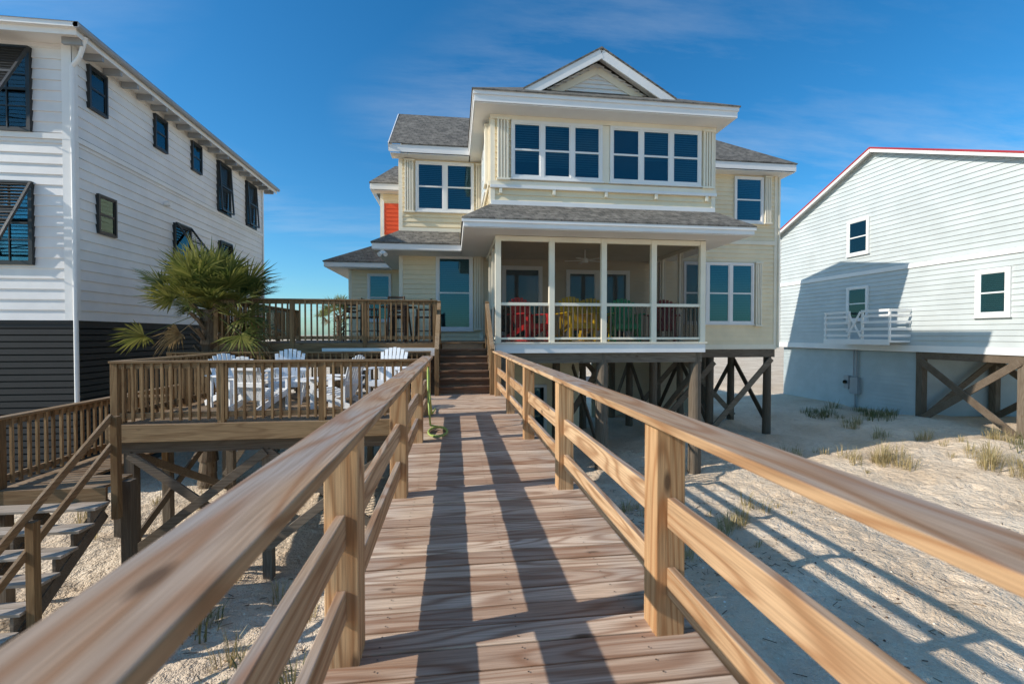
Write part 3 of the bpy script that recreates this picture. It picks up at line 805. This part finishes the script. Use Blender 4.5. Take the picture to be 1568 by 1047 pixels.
for l,r in (((-2.3,13.2,1.19),math.pi/2),((-.85,13.3,1.19),-math.pi/2),((-1.6,14.0,1.19),0.1),((-1.5,12.55,1.19),math.pi),((-2.9,13.9,1.19),.7)): barchair(l,r)
b = B('ceiling_fan'); b.cyl((4.0,13.6,3.7),(4.0,13.6,3.99),.02,.02,mWhite,8); b.cyl((4.0,13.6,3.6),(4.0,13.6,3.72),.1,.1,mWhite,16)
for k in range(5):
    t = k*2*math.pi/5+.3; b.beam((4+.12*math.cos(t),13.6+.12*math.sin(t),3.66),(4+.62*math.cos(t),13.6+.62*math.sin(t),3.66),.12,.012,mWhite)
b.done()
b = B('floodlight'); b.cyl((-2.2,14.6,4.02),(-2.2,14.6,3.95),.05,.05,mWhite,10); b.cyl((-2.2,14.58,3.95),(-2.27,14.45,3.86),.05,.07,mWhite,12); b.cyl((-2.15,14.58,3.95),(-2.08,14.45,3.86),.05,.07,mWhite,12); b.done()
b = B('garden_hose'); pts = []
for k in range(60):
    t = k/59*2*math.pi*2.2; pts.append((-.23+.13*math.cos(t)+.01*k/59, 6.6+.30*math.sin(t)-k*.004, .016+.0006*k))
pts += [(-.33,6.5,.12),(-.36,6.55,.5),(-.38,6.8,.85),(-.39,7.1,.9),(-.39,7.4,.5),(-.37,7.8,.05),(-.34,8.6,.02)]
b.tube(pts,.014,mHose,6); b.done(smooth=True)

# ------------------------------------------------------------------ palms
def palm(name, x, y, ztop, s=1.0, n=60, seed=1):
    rs = random.Random(seed); e = empty(name)
    b = B('trunk', e); g = gz(x,y)-.2
    H = ztop-g; seg = 16
    for i in range(seg):
        t0, t1 = i/seg, (i+1)/seg
        b.cyl((x+.12*math.sin(t0*2), y, g+H*t0),(x+.12*math.sin(t1*2), y, g+H*t1),.17*s*(1.0+.12*(i%2)),.155*s,mTrunk,12)
    for k in range(60):
        t = rs.uniform(0,6.28); z = ztop-rs.uniform(.05,1.9)*s; tx = x+.12*math.sin((z-g)/H*2)
        d = Vector((math.cos(t),math.sin(t),1.1))
        p = Vector((tx,y,z))+Vector((d.x,d.y,0))*.13*s
        b.beam(p,p+d*.24*s,.07*s,.03*s,mTrunk,up=(-d.x,-d.y,1))
    b.done()
    b = B('fronds', e); c = Vector((x+.11,y,ztop))
    for i in range(n):
        az = rs.uniform(0,6.283); q = i/n
        el = math.radians(rs.uniform(35,88) if q < .34 else (rs.uniform(0,45) if q < .84 else rs.uniform(-40,0)))
        dry = el < math.radians(-10) and rs.random() < .5
        m = mPalmDry if dry else mPalm
        d = Vector((math.cos(az)*math.cos(el),math.sin(az)*math.cos(el),math.sin(el)))
        L = rs.uniform(.65,1.2)*s*(1.0-.22*math.sin(max(el,0))); hub = c+d*L+Vector((0,0,-.08*L))
        b.beam(c+d*.1,hub,.03*s,.012*s,m)
        side = d.cross(Vector((0,0,1))); 
        if side.length < .1: side = Vector((1,0,0))
        side.normalize(); up = side.cross(d).normalized()
        roll = rs.uniform(-.9,.9); side2 = side*math.cos(roll)+up*math.sin(roll); up2 = up*math.cos(roll)-side*math.sin(roll)
        K = 26; fl = rs.uniform(.55,.85)*s
        if dry: fl *= .7
        for k in range(K):
            a = (k/(K-1)-.5)*math.radians(200)+rs.uniform(-.05,.05)
            ld_ = (d*math.cos(a)+side2*math.sin(a)+up2*(.25*abs(math.sin(a)))).normalized()
            l = fl*(1-.30*abs(a)/1.8)*rs.uniform(.85,1.1)
            w = .018*s; ws = ld_.cross(up2).normalized()*w
            mid = hub+ld_*l*.6+Vector((0,0,-.02*l)); tip = hub+ld_*l+Vector((0,0,-(.13 if not dry else .4)*l*rs.uniform(.3,1.6)))
            i0 = len(b.v); km = b._m(m)
            b.v += [tuple(hub-ws*.4),tuple(hub+ws*.4),tuple(mid+ws),tuple(mid-ws),tuple(tip)]
            b.f += [(i0,i0+1,i0+2,i0+3),(i0+3,i0+2,i0+4)]; b.mi += [km,km]
    b.done()
palm('palm_tree', -5.98, 11.9, 2.0, 1.16, 88, 3)
palm('palm_tree', -6.6, 27, 2.5, .9, 34, 5)
palm('palm_tree', 19.6, 12.0, 1.0, .55, 24, 8)

# ------------------------------------------------------------------ dune grass + shrubs + debris
def grass(name, spots, mat, blades, h, w=.006, spread=.12):
    b = B(name); km = b._m(mat)
    for (x,y,s) in spots:
        for k in range(int(blades*s)):
            t = R(0,6.28); r = spread*s*math.sqrt(random.random()); bx, by = x+r*math.cos(t), y+r*math.sin(t)
            z = gz(bx,by)-.02; hh = h*s*R(.5,1.15); ln = hh*R(.15,.75); dx, dy = math.cos(t+R(-.7,.7)), math.sin(t+R(-.7,.7))
            p = [(0,0),(.3,.55),(1,1.0 if ln<hh*.5 else .82)]
            ww = w*R(.7,1.3); i0 = len(b.v)
            for (q,u) in p[:2]:
                cx, cy, cz = bx+dx*ln*q, by+dy*ln*q, z+hh*u
                b.v += [(cx-dy*ww,cy+dx*ww,cz),(cx+dy*ww,cy-dx*ww,cz)]
            b.v.append((bx+dx*ln,by+dy*ln,z+hh*p[2][1]))
            b.f += [(i0,i0+1,i0+3,i0+2),(i0+2,i0+3,i0+4)]; b.mi += [km,km]
    return b.done()
spots = [(-2.35,4.55,.9),(-2.2,5.3,.8),(-1.7,5.0,.9),(-1.9,3.9,.6),(-3.4,6.5,.9),(-1.2,6.2,.9),(-2.6,7.2,.8)]
for _ in range(7):
    cx, cy = R(11.5,16.5), R(8.5,11.8)
    for _ in range(6): spots.append((cx+R(-.6,.6),cy+R(-.6,.6),R(.4,1.4)))
for _ in range(5):
    cx, cy = R(4,7), R(7.5,11)
    for _ in range(6): spots.append((cx+R(-.5,.5),cy+R(-.5,.5),R(.3,.9)))
for _ in range(6):
    cx, cy = R(8,17), R(12,15.5)
    for _ in range(5): spots.append((cx+R(-.7,.7),cy+R(-.5,.5),R(.4,1.1)))
for _ in range(20): spots.append((R(-8,-1),R(5.0,11),R(.4,1.0)))
grass('dune_grass', spots, mGrass, 40, .48, .005, .18)
grass('dune_shrubs', [(R(15.0,17.8),R(15.5,18.5),R(.5,1.1)) for _ in range(22)]+[(R(16.2,17.8),R(10.4,11.3),R(1,1.6)) for _ in range(9)]+[(R(2.8,5.5),R(9.5,11.5),.6) for _ in range(8)]+spots[:5], mGrassG, 44, .40, .008, .35)
b = B('beach_debris')
for _ in range(900):
    x, y = random.choice([(R(1.5,8),R(4.0,11)),(R(-6,-1),R(2.5,8)),(R(3,16),R(3,13)),(R(3.2,5.5),R(6.5,9.5))]); z = gz(x,y)+.008; t = R(0,6.28); l = R(.02,.16)
    b.beam((x,y,z),(x+l*math.cos(t),y+l*math.sin(t),z+R(0,.02)),R(.004,.011),.006,random.choice([mGryX,mBrownF,mOldX]))
for _ in range(260):
    x, y = random.choice([(R(2,9),R(3,10)),(R(-5,-.8),R(2.,7))]); z = gz(x,y); r = R(.008,.028)
    b.cyl((x,y,z-.01),(x,y,z+r*.5),r,r*.4,random.choice([mWhite,mBrownF,mCream]),6)
b.done()

# ------------------------------------------------------------------ light, sky, camera
k = 1.7; d = Vector((1,.16,-1/k)).normalized(); el = math.asin(-d.z); az = math.atan2(-d.x,-d.y)
sl_ = bpy.data.lights.new('sun','SUN'); sl_.energy = 5.0; sl_.angle = math.radians(.5); sl_.color = (1,.925,.82)
so = bpy.data.objects.new('sun',sl_); scene.collection.objects.link(so); so.rotation_euler = d.to_track_quat('-Z','Y').to_euler()
w = bpy.data.worlds.new('World'); scene.world = w; w.use_nodes = True; nt = w.node_tree
bg = nt.nodes['Background']; sky = N(nt,'ShaderNodeTexSky',sky_type='NISHITA')
sky.sun_disc = False; sky.sun_elevation = el; sky.sun_rotation = az % (2*math.pi); sky.air_density = 1.0; sky.dust_density = .7; sky.ozone_density = 1.8
gen = N(nt,'ShaderNodeTexCoord').outputs['Generated']
sp = N(nt,'ShaderNodeSeparateXYZ'); nt.links.new(gen,sp.inputs[0])
zz = M(nt,'ADD',M(nt,'MAXIMUM',sp.outputs[2],0.0),.14)
cb = N(nt,'ShaderNodeCombineXYZ'); nt.links.new(M(nt,'DIVIDE',sp.outputs[0],zz),cb.inputs[0]); nt.links.new(M(nt,'DIVIDE',sp.outputs[1],zz),cb.inputs[1])
mp = N(nt,'ShaderNodeMapping'); mp.inputs['Rotation'].default_value = (0,0,.35); mp.inputs['Scale'].default_value = (.45,1.7,1); nt.links.new(cb.outputs[0],mp.inputs[0])
c1 = NOISE(nt,mp.outputs[0],1.5,7,.64); c2 = NOISE(nt,cb.outputs[0],.5,1,.5)
cf = M(nt,'MULTIPLY',MAPR(nt,c1,.46,.76),MAPR(nt,c2,.42,.62,0,.62),True)
tint = MIX(nt,1.0,sky.outputs[0],(.66,.99,1.18),'MULTIPLY')
hs = N(nt,'ShaderNodeHueSaturation'); hs.inputs['Saturation'].default_value = 1.17; hs.inputs['Value'].default_value = 1.0; nt.links.new(tint,hs.inputs['Color'])
col = MIX(nt,cf,hs.outputs[0],(5.2,5.6,5.9))
nt.links.new(col,bg.inputs[0]); bg.inputs[1].default_value = .145

cam = bpy.data.cameras.new('camera'); co = bpy.data.objects.new('camera',cam); scene.collection.objects.link(co)
co.location = (0,0,1.4); co.rotation_euler = (math.radians(89.05),0,math.radians(-7.3))
cam.lens = 16.0; cam.sensor_width = 36; cam.clip_end = 5000; cam.clip_start = .05
cam.dof.use_dof = True; cam.dof.focus_distance = 9; cam.dof.aperture_fstop = 2.8
scene.camera = co
scene.view_settings.view_transform = 'Standard'; scene.view_settings.look = 'None'; scene.view_settings.exposure = 0
